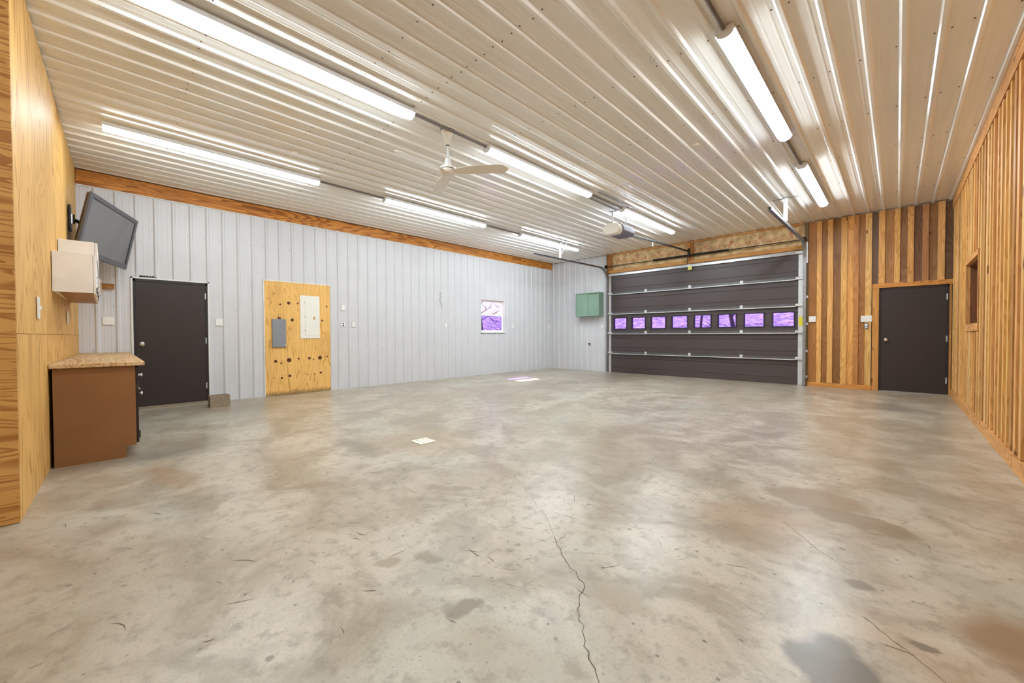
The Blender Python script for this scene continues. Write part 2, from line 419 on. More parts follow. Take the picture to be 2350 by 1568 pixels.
m = MB()
for k, r in enumerate(ribs_c):
    if 0.1 < r < W-.05:
        for yy in [2.36, 2.30-.55, .6, -.6]+[2.36+1.22*i for i in range(1, 7)]:
            for off in (-.05, .052):
                if off > 0 and yy != 2.36 and k % 4: continue
                m.lathe([(.0075, 0), (.0065, -.004), (.003, -.006)], (r+off+random.uniform(-.006, .006), yy+random.uniform(-.012, .012), H-.0005), 6)
o = m.build('screw_heads', 'screw', CEIL); o['kind'] = 'stuff'

# left wall
WL = MB()
for y0, y1, z0, z1 in ((PY0-.15, W0, 0, H), (W1, L, 0, H), (W0, W1, 0, WB), (W0, W1, WT, H)): WL.box(-T, -.004, y0, y1, z0, z1)
WALL_L = tag(WL.build('wall_left', 'outer_steel'), 'long wall clad in white ribbed metal sheets', 'wall', kind='structure')
ribs_l = [.143+.225*k for k in range(-4, 52)]
holes = [(E0-.03, E1+.03, 0, ET+.03), (P0-.012, P1+.012, 0, PT+.012), (W0, W1, WB, WT)]
ys = [PY0]+[r+.034 for r in ribs_l[2::4] if PY0+.1 < r < L-.1]+[L]
RIBL = RIB
RIB = .225
for a, b in zip(ys[:-1], ys[1:]):
    MB().sheet(rib_profile(a, b, ribs_l, .017), (0.0, 3.405), holes, lambda u, d, t_: (d, u, t_)).build('metal_sheet', 'wall_metal', WALL_L, fix=False)
m = MB()
for r in ribs_l:
    if PY0+.05 < r < L-.05:
        for z in (.25, .95, 1.62, 2.1, 2.85):
            y = r-.045
            if any(h[0] < y < h[1] and h[2] < z < h[3] for h in holes): continue
            m.lathe([(.007, 0), (.006, .004), (.003, .005)], (.0005, y, z), 6, axis=0)
o = m.build('screw_heads', 'screw_light', WALL_L); o['kind'] = 'stuff'
tr = MB()
for (a, b, z0, z1) in ((E0-.035, E0-.012, 0, ET+.035), (E1+.012, E1+.035, 0, ET+.035), (E0-.035, E1+.035, ET+.012, ET+.035)): tr.box(0, .022, a, b, z0, z1)
tr.build('door_channel', 'white_paint', WALL_L)
B(0, .02, P0-.016, P0-.001, 0, PT+.014).box(0, .02, P0-.016, P1+.012, PT+.001, PT+.014).build('panel_channel', 'white_paint', WALL_L)
B(0, .024, PY0+.004, L-.02, 3.386, 3.40).build('top_channel', 'white_paint', WALL_L)
B(0, .018, L-.022, L-.001, 0, 3.6).build('corner_trim', 'wall_metal', WALL_L)
tag(B(.0, .042, PY0+.003, L-.045, 3.400, H-.02).build('trim_1', 'beam_wood', bevel=.004), 'long orange-brown timber beam along the top of the white wall', 'beam', kind='structure')

# far wall: backing with garage opening
WF = MB()
for x0, x1, z0, z1 in ((-T, G0, 0, H), (G1, W+T, 0, H), (G0, G1, GT+.02, H)): WF.box(x0, x1, L, L+T, z0, z1)
WALL_F = tag(WF.build('wall_far', 'outer_steel'), 'far wall with white metal, the big door and cedar boards', 'wall', kind='structure')
rf = [.063+.2275*k for k in range(-3, 16)]
RIB = .2275
xs = [0.0, .78, 1.70, 2.165]
for a, b in zip(xs[:-1], xs[1:]):
    MB().sheet(rib_profile(a, b, rf, .017), (0.0, H-.03), [], lambda u, d, t_: (u, L-.006-d, t_)).build('metal_sheet', 'wall_metal', WALL_F, fix=False)
B(2.165, 2.178, L-.028, L-.001, 0, H-.03).build('edge_channel', 'white_paint', WALL_F)
B(2.180, 2.226, L-.045, L-.001, 0, 3.60).build('jamb_board', 'cedar', WALL_F, color=lin(150, 112, 70))
B(7.160, 7.222, L-.045, L-.001, 0, 3.60).build('jamb_post', 'cedar', WALL_F, color=lin(122, 106, 70))
# framing and insulation over the garage door
B(2.23, 7.155, L-.040, L-.001, 3.035, 3.125).build('header_board', 'stud_wood', WALL_F, bevel=.003)
B(2.23, 7.155, L-.050, L-.001, 3.585, 3.625).build('top_plate', 'stud_wood', WALL_F, bevel=.003)
B(4.615, 4.695, L-.060, L-.001, 3.13, 3.58).build('center_pad', 'cedar', WALL_F, color=lin(206, 146, 76))
B(4.70, 4.76, L-.050, L-.001, 3.13, 3.58).build('center_pad', 'cedar', WALL_F, color=lin(190, 130, 66))
B(2.23, 2.36, L-.045, L-.001, 3.13, 3.58).build('side_pad', 'cedar', WALL_F, color=lin(170, 116, 62))
for x0, x1 in ((2.365, 4.61), (4.765, 6.2), (6.205, 7.15)):
    m = MB(); nx = int((x1-x0)/.045); nz = 10; gv = []
    for i in range(nx+1):
        for j in range(nz+1):
            e = min(i, nx-i, 3)/3.0*min(j, nz-j, 2)/2.0
            d = .004+e*(.014+.010*math.sin(i*.9+j*.7)+.008*math.sin(i*2.3-j*1.7)+random.uniform(-.003, .003))
            gv.append((x0+(x1-x0)*i/nx, L-d, 3.127+(3.583-3.127)*j/nz))
    m.add(gv, [(i*(nz+1)+j, (i+1)*(nz+1)+j, (i+1)*(nz+1)+j+1, i*(nz+1)+j+1) for i in range(nx) for j in range(nz)])
    m.build('insulation_batt', 'kraft', WALL_F, smooth=True)
# cedar boards right of the garage door
FE = [7.224,7.378,7.459,7.561,7.651,7.783,7.881,7.982,8.066,8.169,8.265,8.365,8.458,8.592,8.672,8.774,8.861,8.973,9.061,9.173,9.266,9.374]
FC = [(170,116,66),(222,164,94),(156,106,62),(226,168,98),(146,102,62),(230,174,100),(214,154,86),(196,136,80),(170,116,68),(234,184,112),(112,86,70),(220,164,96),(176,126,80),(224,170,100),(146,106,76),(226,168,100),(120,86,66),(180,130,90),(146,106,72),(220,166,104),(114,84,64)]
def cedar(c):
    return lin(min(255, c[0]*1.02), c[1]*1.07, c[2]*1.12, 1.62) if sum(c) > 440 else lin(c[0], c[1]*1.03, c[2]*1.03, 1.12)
PROUD = [0,1,0,1,0,1,0,1,0,1,0,1,0,1,0,1,0,1,0,1,0]
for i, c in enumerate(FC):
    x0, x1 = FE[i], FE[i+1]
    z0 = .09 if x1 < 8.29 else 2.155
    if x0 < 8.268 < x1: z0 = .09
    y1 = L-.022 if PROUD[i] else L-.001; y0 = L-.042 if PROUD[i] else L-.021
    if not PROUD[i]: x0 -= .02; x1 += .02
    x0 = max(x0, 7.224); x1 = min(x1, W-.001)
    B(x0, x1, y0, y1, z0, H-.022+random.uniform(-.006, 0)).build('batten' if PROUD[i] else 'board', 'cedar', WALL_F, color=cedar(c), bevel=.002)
tag(B(7.224, 8.277, L-.048, L, 0, .09).build('baseboard_far', 'cedar_x', bevel=.003), 'cedar baseboard under the boards between big door and brown door', 'baseboard', kind='structure')

# right wall
WR = MB()
for y0, y1, z0, z1 in ((BACK-T, N0, 0, H), (N1, L, 0, H), (N0, N1, 0, NB), (N0, N1, NT, H)): WR.box(W, W+T, y0, y1, z0, z1)
WALL_R = tag(WR.build('wall_right', 'cedar', color=lin(150, 104, 60, 1.1)), 'right side wall covered in narrow upright cedar boards', 'wall', kind='structure')
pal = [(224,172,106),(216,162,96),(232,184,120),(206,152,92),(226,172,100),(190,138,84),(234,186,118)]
y = L-.046; bi = 0
known = [10.42, 9.87, 9.47, 9.06, 8.65, 8.35, 8.10, 7.87, 7.66, 7.45, 7.24, 7.01, 6.79, 6.61, 6.35, 6.17, 5.95, 5.75, 5.57, 5.40]
bat = [10.72, 10.55]
for a, b in zip(known[:-1], known[1:]):
    bat.append(a)
    if a-b > .29: bat.append((a+b)/2+random.uniform(-.02, .02))
yy = 5.40
while yy > -.6: bat.append(yy); yy -= random.choice((.17, .19, .2, .21, .24))
def vpiece(name, y0, y1, x0, x1, col):
    segs = [(.135, 3.42)]
    if N0-.07 < (y0+y1)/2 < N1+.07: segs = [(.135, NB-.096), (NT+.075, 3.42)]
    for z0, z1 in segs: B(x0, x1, y0, y1, z0, z1).build(name, 'cedar', WALL_R, color=cedar(col))
prev = L-.046
for i, b in enumerate(bat):
    wdt = random.choice((.06, .07, .085, .09))
    if 6.9 < b < 7.3: wdt = .12
    nxt = bat[i+1] if i+1 < len(bat) else b-.2
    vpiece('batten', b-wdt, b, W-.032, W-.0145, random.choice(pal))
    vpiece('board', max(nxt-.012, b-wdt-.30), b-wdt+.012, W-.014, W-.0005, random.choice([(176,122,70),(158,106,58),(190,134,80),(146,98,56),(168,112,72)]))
tag(B(W-.045, W, -.8, L-.046, 0, .13).build('baseboard_right', 'cedar_y', bevel=.003), 'reddish wooden kickboard along the foot of the cedar side wall', 'baseboard', kind='structure')
tag(B(W-.040, W, -.8, L-.046, 3.425, H-.022).build('trim_2', 'cedar_y', bevel=.003), 'cedar top rail where the side wall meets the ceiling', 'trim', kind='structure')
# boarded-over opening in the right wall
NW = empty('window_2', (W, (N0+N1)/2, NB), 'boarded-over opening framed in cedar in the right side wall', 'window', kind='structure')
for i in range(5):
    a = N0+(N1-N0)*i/5; B(W+.105, W+.12, a, a+(N1-N0)/5-.003, NB, NT).build('board', 'niche_wood', NW)
B(W, W+.105, N0-.001, N0+.018, NB, NT).box(W, W+.105, N1-.018, N1+.001, NB, NT).box(W, W+.105, N0, N1, NT-.018, NT+.001).box(W, W+.105, N0, N1, NB-.001, NB+.018).build('liner', 'niche_wood', NW)
B(W-.045, W, N0-.06, N1+.06, NT, NT+.072).build('head_casing', 'cedar_y', NW, bevel=.003)
B(W-.045, W, N0-.06, N1+.06, NB-.094, NB).build('sill_casing', 'cedar_y', NW, bevel=.003)
B(W-.040, W, N1+.0, N1+.06, NB, NT).build('side_casing', 'cedar', NW, color=lin(206, 156, 96))
B(W-.040, W, N0-.06, N0, NB, NT).build('side_casing', 'cedar', NW, color=lin(214, 160, 96))

# plywood partition (slightly out of square and out of plumb, as in the photo)
def pw(x, off=0.0, z=0.0):
    k = x/PX1; return (x-.055*k*z/H, PY0+(PY1-PY0)*k+off, z)
WP = MB(); T2 = .12
WP.add([pw(-.02, -.02, 0), pw(PX1-.02, -.02, 0), pw(PX1-.02, -T2, 0), pw(-.02, -T2, 0), pw(-.02, -.02, H), pw(PX1-.02, -.02, H), pw(PX1-.02, -T2, H), pw(-.02, -T2, H)],
       [(0,3,2,1),(4,5,6,7),(0,1,5,4),(1,2,6,5),(2,3,7,6),(3,0,4,7)])
WALL_P = tag(WP.build('wall_near', 'outer_steel'), 'golden plywood partition behind the counter and television', 'wall', kind='structure')
def psheet(x0, x1, z0, z1):
    m = MB(); g = .0015
    a = [pw(x0+g, -.02, z0+g), pw(x1-g, -.02, z0+g), pw(x1-g, -.02, z1-g), pw(x0+g, -.02, z1-g)]; b = [pw(x0+g, 0, z0+g), pw(x1-g, 0, z0+g), pw(x1-g, 0, z1-g), pw(x0+g, 0, z1-g)]
    m.add(a+b, [(0,1,2,3),(4,5,6,7),(0,1,5,4),(1,2,6,5),(2,3,7,6),(3,0,4,7)])
    return m.build('plywood_sheet', 'ply_wall', WALL_P)
for x0, x1, z0, z1 in ((3.35, PX1, 0, 1.18), (.95, 3.35, 0, 1.18), (0, .95, 0, 1.18), (2.5, PX1, 1.18, H-.02), (1.28, 2.5, 1.18, H-.02), (0, 1.28, 1.18, H-.02)): psheet(x0, x1, z0, z1)
def qs(y0, y1, z0, z1, x=PX1):
    m = MB()
    def q(y, z, d): return (x+d-.055*z/H, y, z)
    m.add([q(y0,z0,0),q(y1,z0,0),q(y1,z1,0),q(y0,z1,0),q(y0,z0,.02),q(y1,z0,.02),q(y1,z1,.02),q(y0,z1,.02)], [(0,1,2,3),(4,5,6,7),(0,1,5,4),(1,2,6,5),(2,3,7,6),(3,0,4,7)])
    return m
WSD = tag(B(PX1-.15, PX1-.06, BACK, PY1-T2-.002, 0, H).build('wall_side', 'outer_steel'), 'plywood wall returning from the partition end towards the viewer', 'wall', kind='structure')
for y0, y1 in ((PY1-1.22, PY1-.001), (PY1-2.44, PY1-1.223), (BACK, PY1-2.443)):
    qs(y0, y1, .004, H-.022).build('plywood_sheet', 'ply_side', WSD)
tag(B(PX1, W, BACK-T, BACK, 0, H).build('wall_back', 'ply_wall'), 'plain rear wall behind the viewer', 'wall', kind='structure')

# outside: bank of leaf litter and bare trees
def outside():
    m = MB(); nx, ny = 60, 60; v = []
    for i in range(nx+1):
        for j in range(ny+1):
            x = -60+120*i/nx; y = -30+120*j/ny
            d = max(0, max(-x-16, y-(L+14)))
            v.append((x, y, -.14+.16*d+.5*math.sin(x*.35)*math.sin(y*.31)*min(1, d/6)))
    m.add(v, [(i*(ny+1)+j, (i+1)*(ny+1)+j, (i+1)*(ny+1)+j+1, i*(ny+1)+j+1) for i in range(nx) for j in range(ny)])
    tag(m.build('ground', 'leaf_litter', smooth=True), 'leafy winter ground and wooded bank outside the windows', 'ground', kind='structure')
outside()
def tree(x, y, h, label):
    d = max(0, max(-x-16, y-(L+14))); z = -.3+.16*d
    m = MB(); p = Vector((x, y, z)); r = .10+.05*random.random(); top = p
    pts = [p]
    for k in range(5): pts.append(pts[-1]+Vector((random.uniform(-.25, .25), random.uniform(-.25, .25), h/5)))
    for k in range(5):
        m.cyl(pts[k], pts[k+1], r*(1-k/6), 7, r*(1-(k+1)/6))
        for q in range(4):
            a = random.uniform(0, 6.28); s = pts[k].lerp(pts[k+1], random.random())
            e = s+Vector((math.cos(a), math.sin(a), random.uniform(.2, 1.0)))*random.uniform(.8, 2.0)
            m.cyl(s, e, .03, 5, .012)
            for w in range(3):
                a2 = a+random.uniform(-1, 1); s2 = s.lerp(e, random.uniform(.3, .9)); m.cyl(s2, s2+Vector((math.cos(a2), math.sin(a2), random.uniform(.1, .9)))*random.uniform(.4, 1.0), .013, 4, .006)
    tag(m.build('bare_tree', 'bark'), label, 'tree', 'bare trees outside')
for i in range(8):
    tree(-14+i*4.2+random.uniform(-.5, .5), L+12+7*(i % 2)+random.uniform(0, 2), random.uniform(6, 8), 'bare winter tree seen through the windows of the big door')
for i in range(3): tree(-10-5*(i % 2), 8.5+i*4.0, random.uniform(5, 7), 'bare winter tree seen through the small white wall window')

# ================================================================== DOORS AND WINDOW
def knob(y, z, x, par, axis):
    prof = [(.033, 0), (.033, .006), (.012, .012), (.012, .035), (.024, .042), (.029, .055), (.024, .066), (.008, .070)]
    m = MB()
    if axis == 0: m.lathe(prof, (x, y, z), 20, 0)
    else: m.lathe([(r, -h) for r, h in prof], (x, y, z), 20, 1)
    return m
DL = empty('door_1', (0, (E0+E1)/2, 0), 'dark brown steel door in the white metal wall beside the counter', 'door', kind='structure')
B(.003, .02, E0-.01, E0+.018, 0, ET+.01).box(.003, .02, E1-.018, E1+.01, 0, ET+.01).box(.003, .02, E0-.01, E1+.01, ET-.03, ET+.01).build('frame', 'jamb_dark', DL)
s = B(-.003, .012, E0+.02, E1-.02, .035, ET-.033).build('slab', 'door_brown', DL)
knob(E0+.085, 1.035, .012, DL, 0).build('knob', 'chrome', s, smooth=True)
for z in (.25, 1.03, 1.80): B(.012, .022, E1-.028, E1-.014, z, z+.10).build('hinge', 'galv_light', s)
B(.003, .05, E0-.005, E1+.005, 0, .033).build('threshold', 'block_concrete', DL)

DF = empty('door_2', ((D0+D1)/2, L, 0), 'dark brown steel door in the cedar wall beside the corner', 'door', kind='structure')
B(D0-.005, D0+.022, L-.030, L-.001, 0, DT).box(D1-.022, D1+.003, L-.030, L-.001, 0, DT).box(D0, D1, L-.030, L-.001, DT-.035, DT).build('frame', 'jamb_dark', DF)
s = B(D0+.024, D1-.024, L-.022, L-.002, .02, DT-.037).build('slab', 'door_brown', DF)
knob(0, 0, 0, None, 0)
MB().lathe([(r, -h) for r, h in [(.033, 0), (.033, .006), (.012, .012), (.012, .035), (.024, .042), (.029, .055), (.024, .066), (.008, .070)]], (D0+.10, L-.022, 1.03), 20, 1).build('knob', 'chrome', s, smooth=True)
for z in (.22, 1.0, 1.78): B(D1-.034, D1-.016, L-.034, L-.022, z, z+.11).build('hinge', 'galv_light', s)
B(8.277, W-.012, L-.058, L-.001, DT+.006, 2.155).build('head_casing', 'cedar_x', DF, bevel=.003)
B(8.279, D0-.006, L-.050, L-.001, 0, DT+.005).build('side_casing', 'cedar', DF, color=lin(206, 150, 84, 1.1), bevel=.003)
B(D1+.004, W-.033, L-.050, L-.001, 0, DT+.005).build('side_casing', 'cedar', DF, color=lin(196, 138, 74, 1.1), bevel=.003)
B(D0, D1, L-.05, L-.001, 0, .018).build('threshold', 'galv', DF)

WN = empty('window_1', (0, (W0+W1)/2, WB), 'small white double-hung window in the white metal wall', 'window', kind='structure')
B(-.15, .004, W0-.001, W0+.012, WB, WT).box(-.15, .004, W1-.012, W1+.001, WB, WT).box(-.15, .004, W0, W1, WT-.012, WT+.001).build('liner', 'white_paint', WN)
B(-.15, .03, W0-.03, W1+.01, WB-.015, WB+.014).build('sill', 'white_paint', WN)
B(.0, .006, W0-.025, W1+.02, WB-.035, WB-.017).build('sill_shadow_strip', 'galv', WN)  # grey strip standing in for the shadow under the sill
def sash(x, z0, z1, nm):
    y0, y1 = W0+.012, W1-.012; m = MB(); f = .055
    m.box(x-.02, x+.02, y0, y0+f, z0, z1).box(x-.02, x+.02, y1-f, y1, z0, z1).box(x-.02, x+.02, y0+f, y1-f, z0, z0+f).box(x-.02, x+.02, y0+f, y1-f, z1-f, z1)
    o = m.build(nm, 'white_plastic', WN); B(x-.004, x+.004, y0+f, y1-f, z0+f, z1-f).build('pane', 'clear_glass' if 'upper' in nm else 'tinted_glass', o)
zm = (WB+WT)/2+.03
sash(-.125, zm-.03, WT-.012, 'upper_sash'); sash(-.083, WB+.014, zm+.03, 'lower_sash')

# garage door
GD = empty('door_3', ((G0+G1)/2, L, 0), 'wide dark brown sectional garage door with a row of small windows', 'door', kind='structure')
WX = [(2.425, 2.826), (3.016, 3.412), (3.608, 4.004), (4.203, 4.600), (4.794, 5.190), (5.382, 5.775), (5.973, 6.368), (6.561, 6.961)]
WZ = (1.335, 1.645)
for k in range(5):
    z0, z1 = .6*k+.002, .6*k+.598
    gz, rz = z1-.165, z0+.165
    prof = [(z0, 0), (rz-.012, 0), (rz-.006, .007), (rz+.006, .007), (rz+.012, 0), (gz-.012, 0), (gz-.008, -.012), (gz+.008, -.012), (gz+.012, 0), (z1, 0)]
    hl = [(WZ[0], WZ[1], a, b) for a, b in WX] if k == 2 else []
    m = MB().sheet(prof, (G0+.003, G1-.003), hl, lambda u, d, t_: (t_, L-d, u))
    m.sheet([(z0, 0), (z1, 0)], (G0+.003, G1-.003), hl, lambda u, d, t_: (t_, L+.045, u))
    m.add([(G0+.003, L, z1), (G1-.003, L, z1), (G1-.003, L+.045, z1), (G0+.003, L+.045, z1)], [(0, 1, 2, 3)]).add([(G0+.003, L, z0), (G1-.003, L, z0), (G1-.003, L+.045, z0), (G0+.003, L+.045, z0)], [(0, 1, 2, 3)])
    m.add([(G0+.003, L, z0), (G0+.003, L+.045, z0), (G0+.003, L+.045, z1), (G0+.003, L, z1)], [(0, 1, 2, 3)]).add([(G1-.003, L, z0), (G1-.003, L+.045, z0), (G1-.003, L+.045, z1), (G1-.003, L, z1)], [(0, 1, 2, 3)])
    sec = m.build('section', 'garage_brown', GD, fix=False)
    if k == 2:
        for a, b in WX:
            f = .026; q = MB()
            q.box(a-f, a, L-.014, L+.05, WZ[0]-f, WZ[1]+f).box(b, b+f, L-.014, L+.05, WZ[0]-f, WZ[1]+f).box(a, b, L-.014, L+.05, WZ[0]-f, WZ[0]).box(a, b, L-.014, L+.05, WZ[1], WZ[1]+f)
            q.build('window_frame', 'gasket', sec)
            B(a, b, L+.018, L+.024, WZ[0], WZ[1]).build('pane', 'tinted_glass', sec)
    for x0, x1 in ((G0+.004, G0+.088), (G1-.098, G1-.004)):
        B(x0, x1, L-.012, L-.0005, z0+.004, z1-.004).build('end_stile', 'galv_light', sec)
    if k == 2: B(G1-.085, G1-.015, L-.0135, L-.012, 1.335, 1.54).build('warning_label', 'yellow', sec)
    # strut across the top of each section
    if k < 4:
        zj = z1+.002
        st = B(G0+.14, G1-.14, L-.046, L-.042, zj-.030, zj+.036).box(G0+.14, G1-.14, L-.042, L-.001, zj+.032, zj+.036).box(G0+.14, G1-.14, L-.042, L-.001, zj-.034, zj-.030).build('strut', 'strut_dark', sec)
        B(G0+.14, G1-.14, L-.064, L-.042, zj-.037, zj-.0305).box(G0+.14, G1-.14, L-.064, L-.060, zj-.0305, zj-.018).build('strut_lip', 'galv_light', sec)
        for x in (3.457, 4.685, 5.913): B(x-.035, x+.035, L-.062, L-.047, zj-.018, zj+.055).build('center_hinge', 'galv_light', sec, bevel=.004)
        for x in (G0+.005, G1-.145): B(x, x+.14, L-.060, L-.0125, zj-.026, zj+.032).build('end_hinge', 'galv_light', sec, bevel=.006)
    else:
        B(G0+.02, G1-.02, L-.055, L-.001, z1-.03, z1+.0).box(G0+.02, G1-.02, L-.058, L-.05, z1-.055, z1-.045).box(G0+.02, G1-.02, L-.052, L-.001, z1-.05, z1-.03).build('strut', 'galv', sec)
        B(4.645, 4.745, L-.075, L-.057, 2.865, 2.945).build('release_tag', 'yellow_pale', sec)
        B(4.66, 4.70, L-.072, L-.056, 2.90, 3.02).build('lift_bracket', 'galv_light', sec)
        for x in (G0+.01, G1-.15): B(x, x+.14, L-.065, L-.0125, z1-.045, z1-.0).build('top_bracket', 'galv_light', sec, bevel=.005)
B(G0+.003, G1-.003, L-.004, L+.04, -.0, .004).build('bottom_seal', 'black_plastic', GD)

# tracks
def track(x, s, label, yh):
    root = empty('garage_door_track', (x, L-.07, 0), label, 'track', 'overhead door tracks')
    pr = [(-.028, -.022), (-.028, .022), (-.018, .026), (.018, .026), (.028, .022), (.028, .012), (.024, .012), (.022, .020), (-.022, .020), (-.022, -.018), (.022, -.018), (.024, -.010), (.028, -.010), (.028, -.022)]
    pr = [(u*s*-1, v) for u, v in pr]
    R = .38; yc, zc = L-.07-R, 2.80
    MB().sweep([(x, L-.07, .02), (x, L-.07, 2.80)], pr).build('vertical_track', 'track_steel', root)
    MB().sweep([(x, yc+R*math.cos(a), zc+R*math.sin(a)) for a in [math.pi/2*i/10 for i in range(11)]], pr).build('curved_track', 'track_steel', root, smooth=False)
    MB().sweep([(x, yc, zc+R), (x, 7.42, zc+R-.02)], pr).build('horizontal_track', 'track_steel', root)
    B(x-.02, x+.04, yh-.015, yh+.015, 3.20, H-.022).build('hanger_strap', 'galv_light', root)
    MB().cyl((x+.01-.22*s, yh+.02, H-.03), (x+.01, yh, 3.24), .009, 6).build('diagonal_brace', 'galv_light', root)
    B(x-.20, x+.20, yh-.02, yh+.02, H-.027, H-.0195).build('ceiling_angle', 'track_steel', root)
    for z in (.18, .75, 1.35, 1.95): B(min(x, x+s*.06), max(x, x+s*.06), L-.064, L-.046, z, z+.05).build('jamb_bracket', 'galv_light', root)
    B(min(x+s*.03, x+s*.055), max(x+s*.03, x+s*.055), L-.09, L-.046, 2.72, 3.18).build('flag_bracket', 'galv_light', root)
    return root
track(G0-.022, -1, 'steel track on the white-wall side of the garage door', 8.46)
track(G1+.025, 1, 'steel track on the cedar side of the garage door', 8.62)
TS = empty('torsion_spring_assembly', (4.685, L-.125, 3.235), 'black torsion springs on a long shaft above the garage door', 'spring')
MB().cyl((2.17, L-.125, 3.235), (7.20, L-.125, 3.235), .013, 10).build('shaft', 'rusty', TS, smooth=True)
for a, b in ((3.76, 4.64), (4.73, 5.63)):
    pts = []; n = int((b-a)/.022)
    m = MB(); prof = []
    for i in range(n):
        xx = a+(b-a)*i/n; prof += [(.024, xx), (.031, xx+(b-a)/n*.35), (.031, xx+(b-a)/n*.65), (.024, xx+(b-a)/n*.98)]
    MB().lathe(prof, (0, L-.125, 3.235), 12, 0).build('torsion_spring', 'black_metal', TS)
for x in (3.74, 5.62, 4.685): MB().lathe([(.034, -.025), (.034, .025)], (x, L-.125, 3.235), 14, 0).build('winding_cone', 'black_metal', TS)
for x in (2.205, 7.165): MB().lathe([(.05, -.025), (.058, -.02), (.05, 0), (.058, .02), (.05, .025)], (x, L-.125, 3.235), 18, 0).build('cable_drum', 'black_metal', TS, smooth=True)
B(4.67, 4.70, L-.16, L-.062, 3.19, 3.42).build('center_bracket', 'black_metal', TS)
MB().cyl((4.64, L-.10, 3.20), (4.635, L-.085, 3.03), .009, 6).build('pull_arm', 'black_metal', TS)

# garage door opener
OP = empty('garage_door_opener', (4.69, 7.05, 3.1), 'grey garage door opener with white lens hung from the ceiling', 'opener')
MB().prism([(4.50, 3.145), (4.53, 3.27), (4.60, 3.31), (4.80, 3.31), (4.87, 3.27), (4.90, 3.145), (4.84, 3.10), (4.56, 3.10)], 1, 6.92, 7.36).build('housing', 'opener_grey', OP, bevel=.012)
MB().prism([(4.515, 3.15), (4.545, 3.255), (4.61, 3.29), (4.79, 3.29), (4.855, 3.255), (4.885, 3.15), (4.83, 3.075), (4.57, 3.075)], 1, 6.76, 6.925).build('light_lens', 'opener_lens', OP, bevel=.03)
for x in (4.555, 4.845): B(x-.014, x+.014, 7.08, 7.084, 3.27, H-.024).build('hanger_strap', 'galv', OP)
MB().cyl((4.555, 7.09, 3.55), (4.845, 7.09, 3.34), .008, 6).build('cross_brace', 'galv_light', OP)
B(4.50, 4.90, 7.06, 7.10, H-.028, H-.0195).build('ceiling_angle', 'track_steel', OP)
B(4.925, 4.95, 5.96, 7.11, H-.032, H-.0195).box(4.655, 4.68, 5.99, 7.06, H-.034, H-.0195).build('mounting_angle', 'track_steel', OP)
MB().cyl((4.60, 6.78, 3.11), (4.58, 6.70, 3.13), .004, 6).build('antenna', 'chrome', OP)
MB().add([(4.672, 7.36, 3.19), (4.708, 7.36, 3.19), (4.708, L-.168, 3.323), (4.672, L-.168, 3.323), (4.672, 7.36, 3.225), (4.708, 7.36, 3.225), (4.708, L-.168, 3.358), (4.672, L-.168, 3.358)], [(0,3,2,1),(4,5,6,7),(0,1,5,4),(1,2,6,5),(2,3,7,6),(3,0,4,7)]).build('rail', 'black_metal', OP)
MB().cyl((4.69, 8.6, 3.23), (4.69, 8.6, 3.14), .012, 8).build('trolley', 'opener_lens', OP)

# ================================================================== CEILING LIGHTS
def ceiling_light():
    r = empty('ceiling_light', (0, 0, 0), 'x', 'light', 'fluorescent strip lights on the ceiling')
    Lh = 1.18
    MB().prism([(-.060, -.002), (.060, -.002), (.062, -.030), (.077, -.046), (.077, -.050), (-.077, -.050), (-.077, -.046), (-.062, -.030)], 1, -Lh, Lh).build('housing', 'lamp_white', r, bevel=.003)
    n = 12; pr = [(.060*math.cos(a), -.051-.040*math.sin(a)) for a in [math.pi*i/n for i in range(n+1)]]
    MB().prism(pr, 1, -Lh+.001, Lh-.001).build('lens', 'lamp_glow', r)
    for s in (-1, 1):
        y0, y1 = sorted((s*Lh, s*(Lh+.007)))
        MB().prism([(-.063, -.004), (.063, -.004), (.064, -.029), (.078, -.045)]+[(.064*math.cos(a), -.052-.041*math.sin(a)) for a in [math.pi*i/10 for i in range(11)]]+[(-.078, -.045), (-.064, -.029)], 1, y0, y1).build('end_cap', 'lamp_white', r)
    return r
proto = ceiling_light()
def place_light(first, x, y, label, new=False):  # new: use the boosted lens, extra light for the far end
    if first: r = proto
    else:
        r = proto.copy(); COL.objects.link(r)
        for ch in proto.children:
            c = ch.copy(); COL.objects.link(c); c.parent = r
            if new and ch.name.startswith('lens'):
                c.material_slots[0].link = 'OBJECT'; c.material_slots[0].material = MAT['lamp_glow_boost']
    r.location = (x, y, H-.0195); r['label'] = label; WLOC[r.name] = Vector(r.location)
XL = (2.10, 4.82, 7.64)
rows = ('row along the white wall', 'middle row by the fan', 'row along the cedar side wall')
where = ('nearest the viewer', 'second from the viewer', 'farthest, next to the big door')
first = True
for i, x in enumerate(XL):
    for j, y in enumerate((1.19, 4.66, 8.18)):
        place_light(first, x+(.02 if i == 0 and j > 0 else 0), y, 'lit fluorescent strip light, %s, %s' % (rows[i], where[j]), j == 2); first = False
place_light(False, XL[2], -2.3, 'added fluorescent fill light at the rear, behind the viewer')  # unseen fill lamp, added for light from behind the camera
for i, x in enumerate(XL):
    for j, (a, b) in enumerate(((2.375, 3.475), (5.845, 6.995))):
        o = MB().cyl((x-.01, a, H-.036), (x-.01, b, H-.036), .0165, 8).build('conduit', 'conduit_grey', smooth=True)
        tag(o, 'grey conduit between the strip lights, %s, %s' % (rows[i], ('nearer the viewer', 'nearer the big door')[j]), 'conduit', 'light conduits')
tag(MB().cyl((XL[2]-.01, -1.11, H-.036), (XL[2]-.01, .005, H-.036), .0165, 8).build('conduit', 'conduit_grey'), 'grey conduit to the added fill light behind the viewer', 'conduit', 'light conduits')

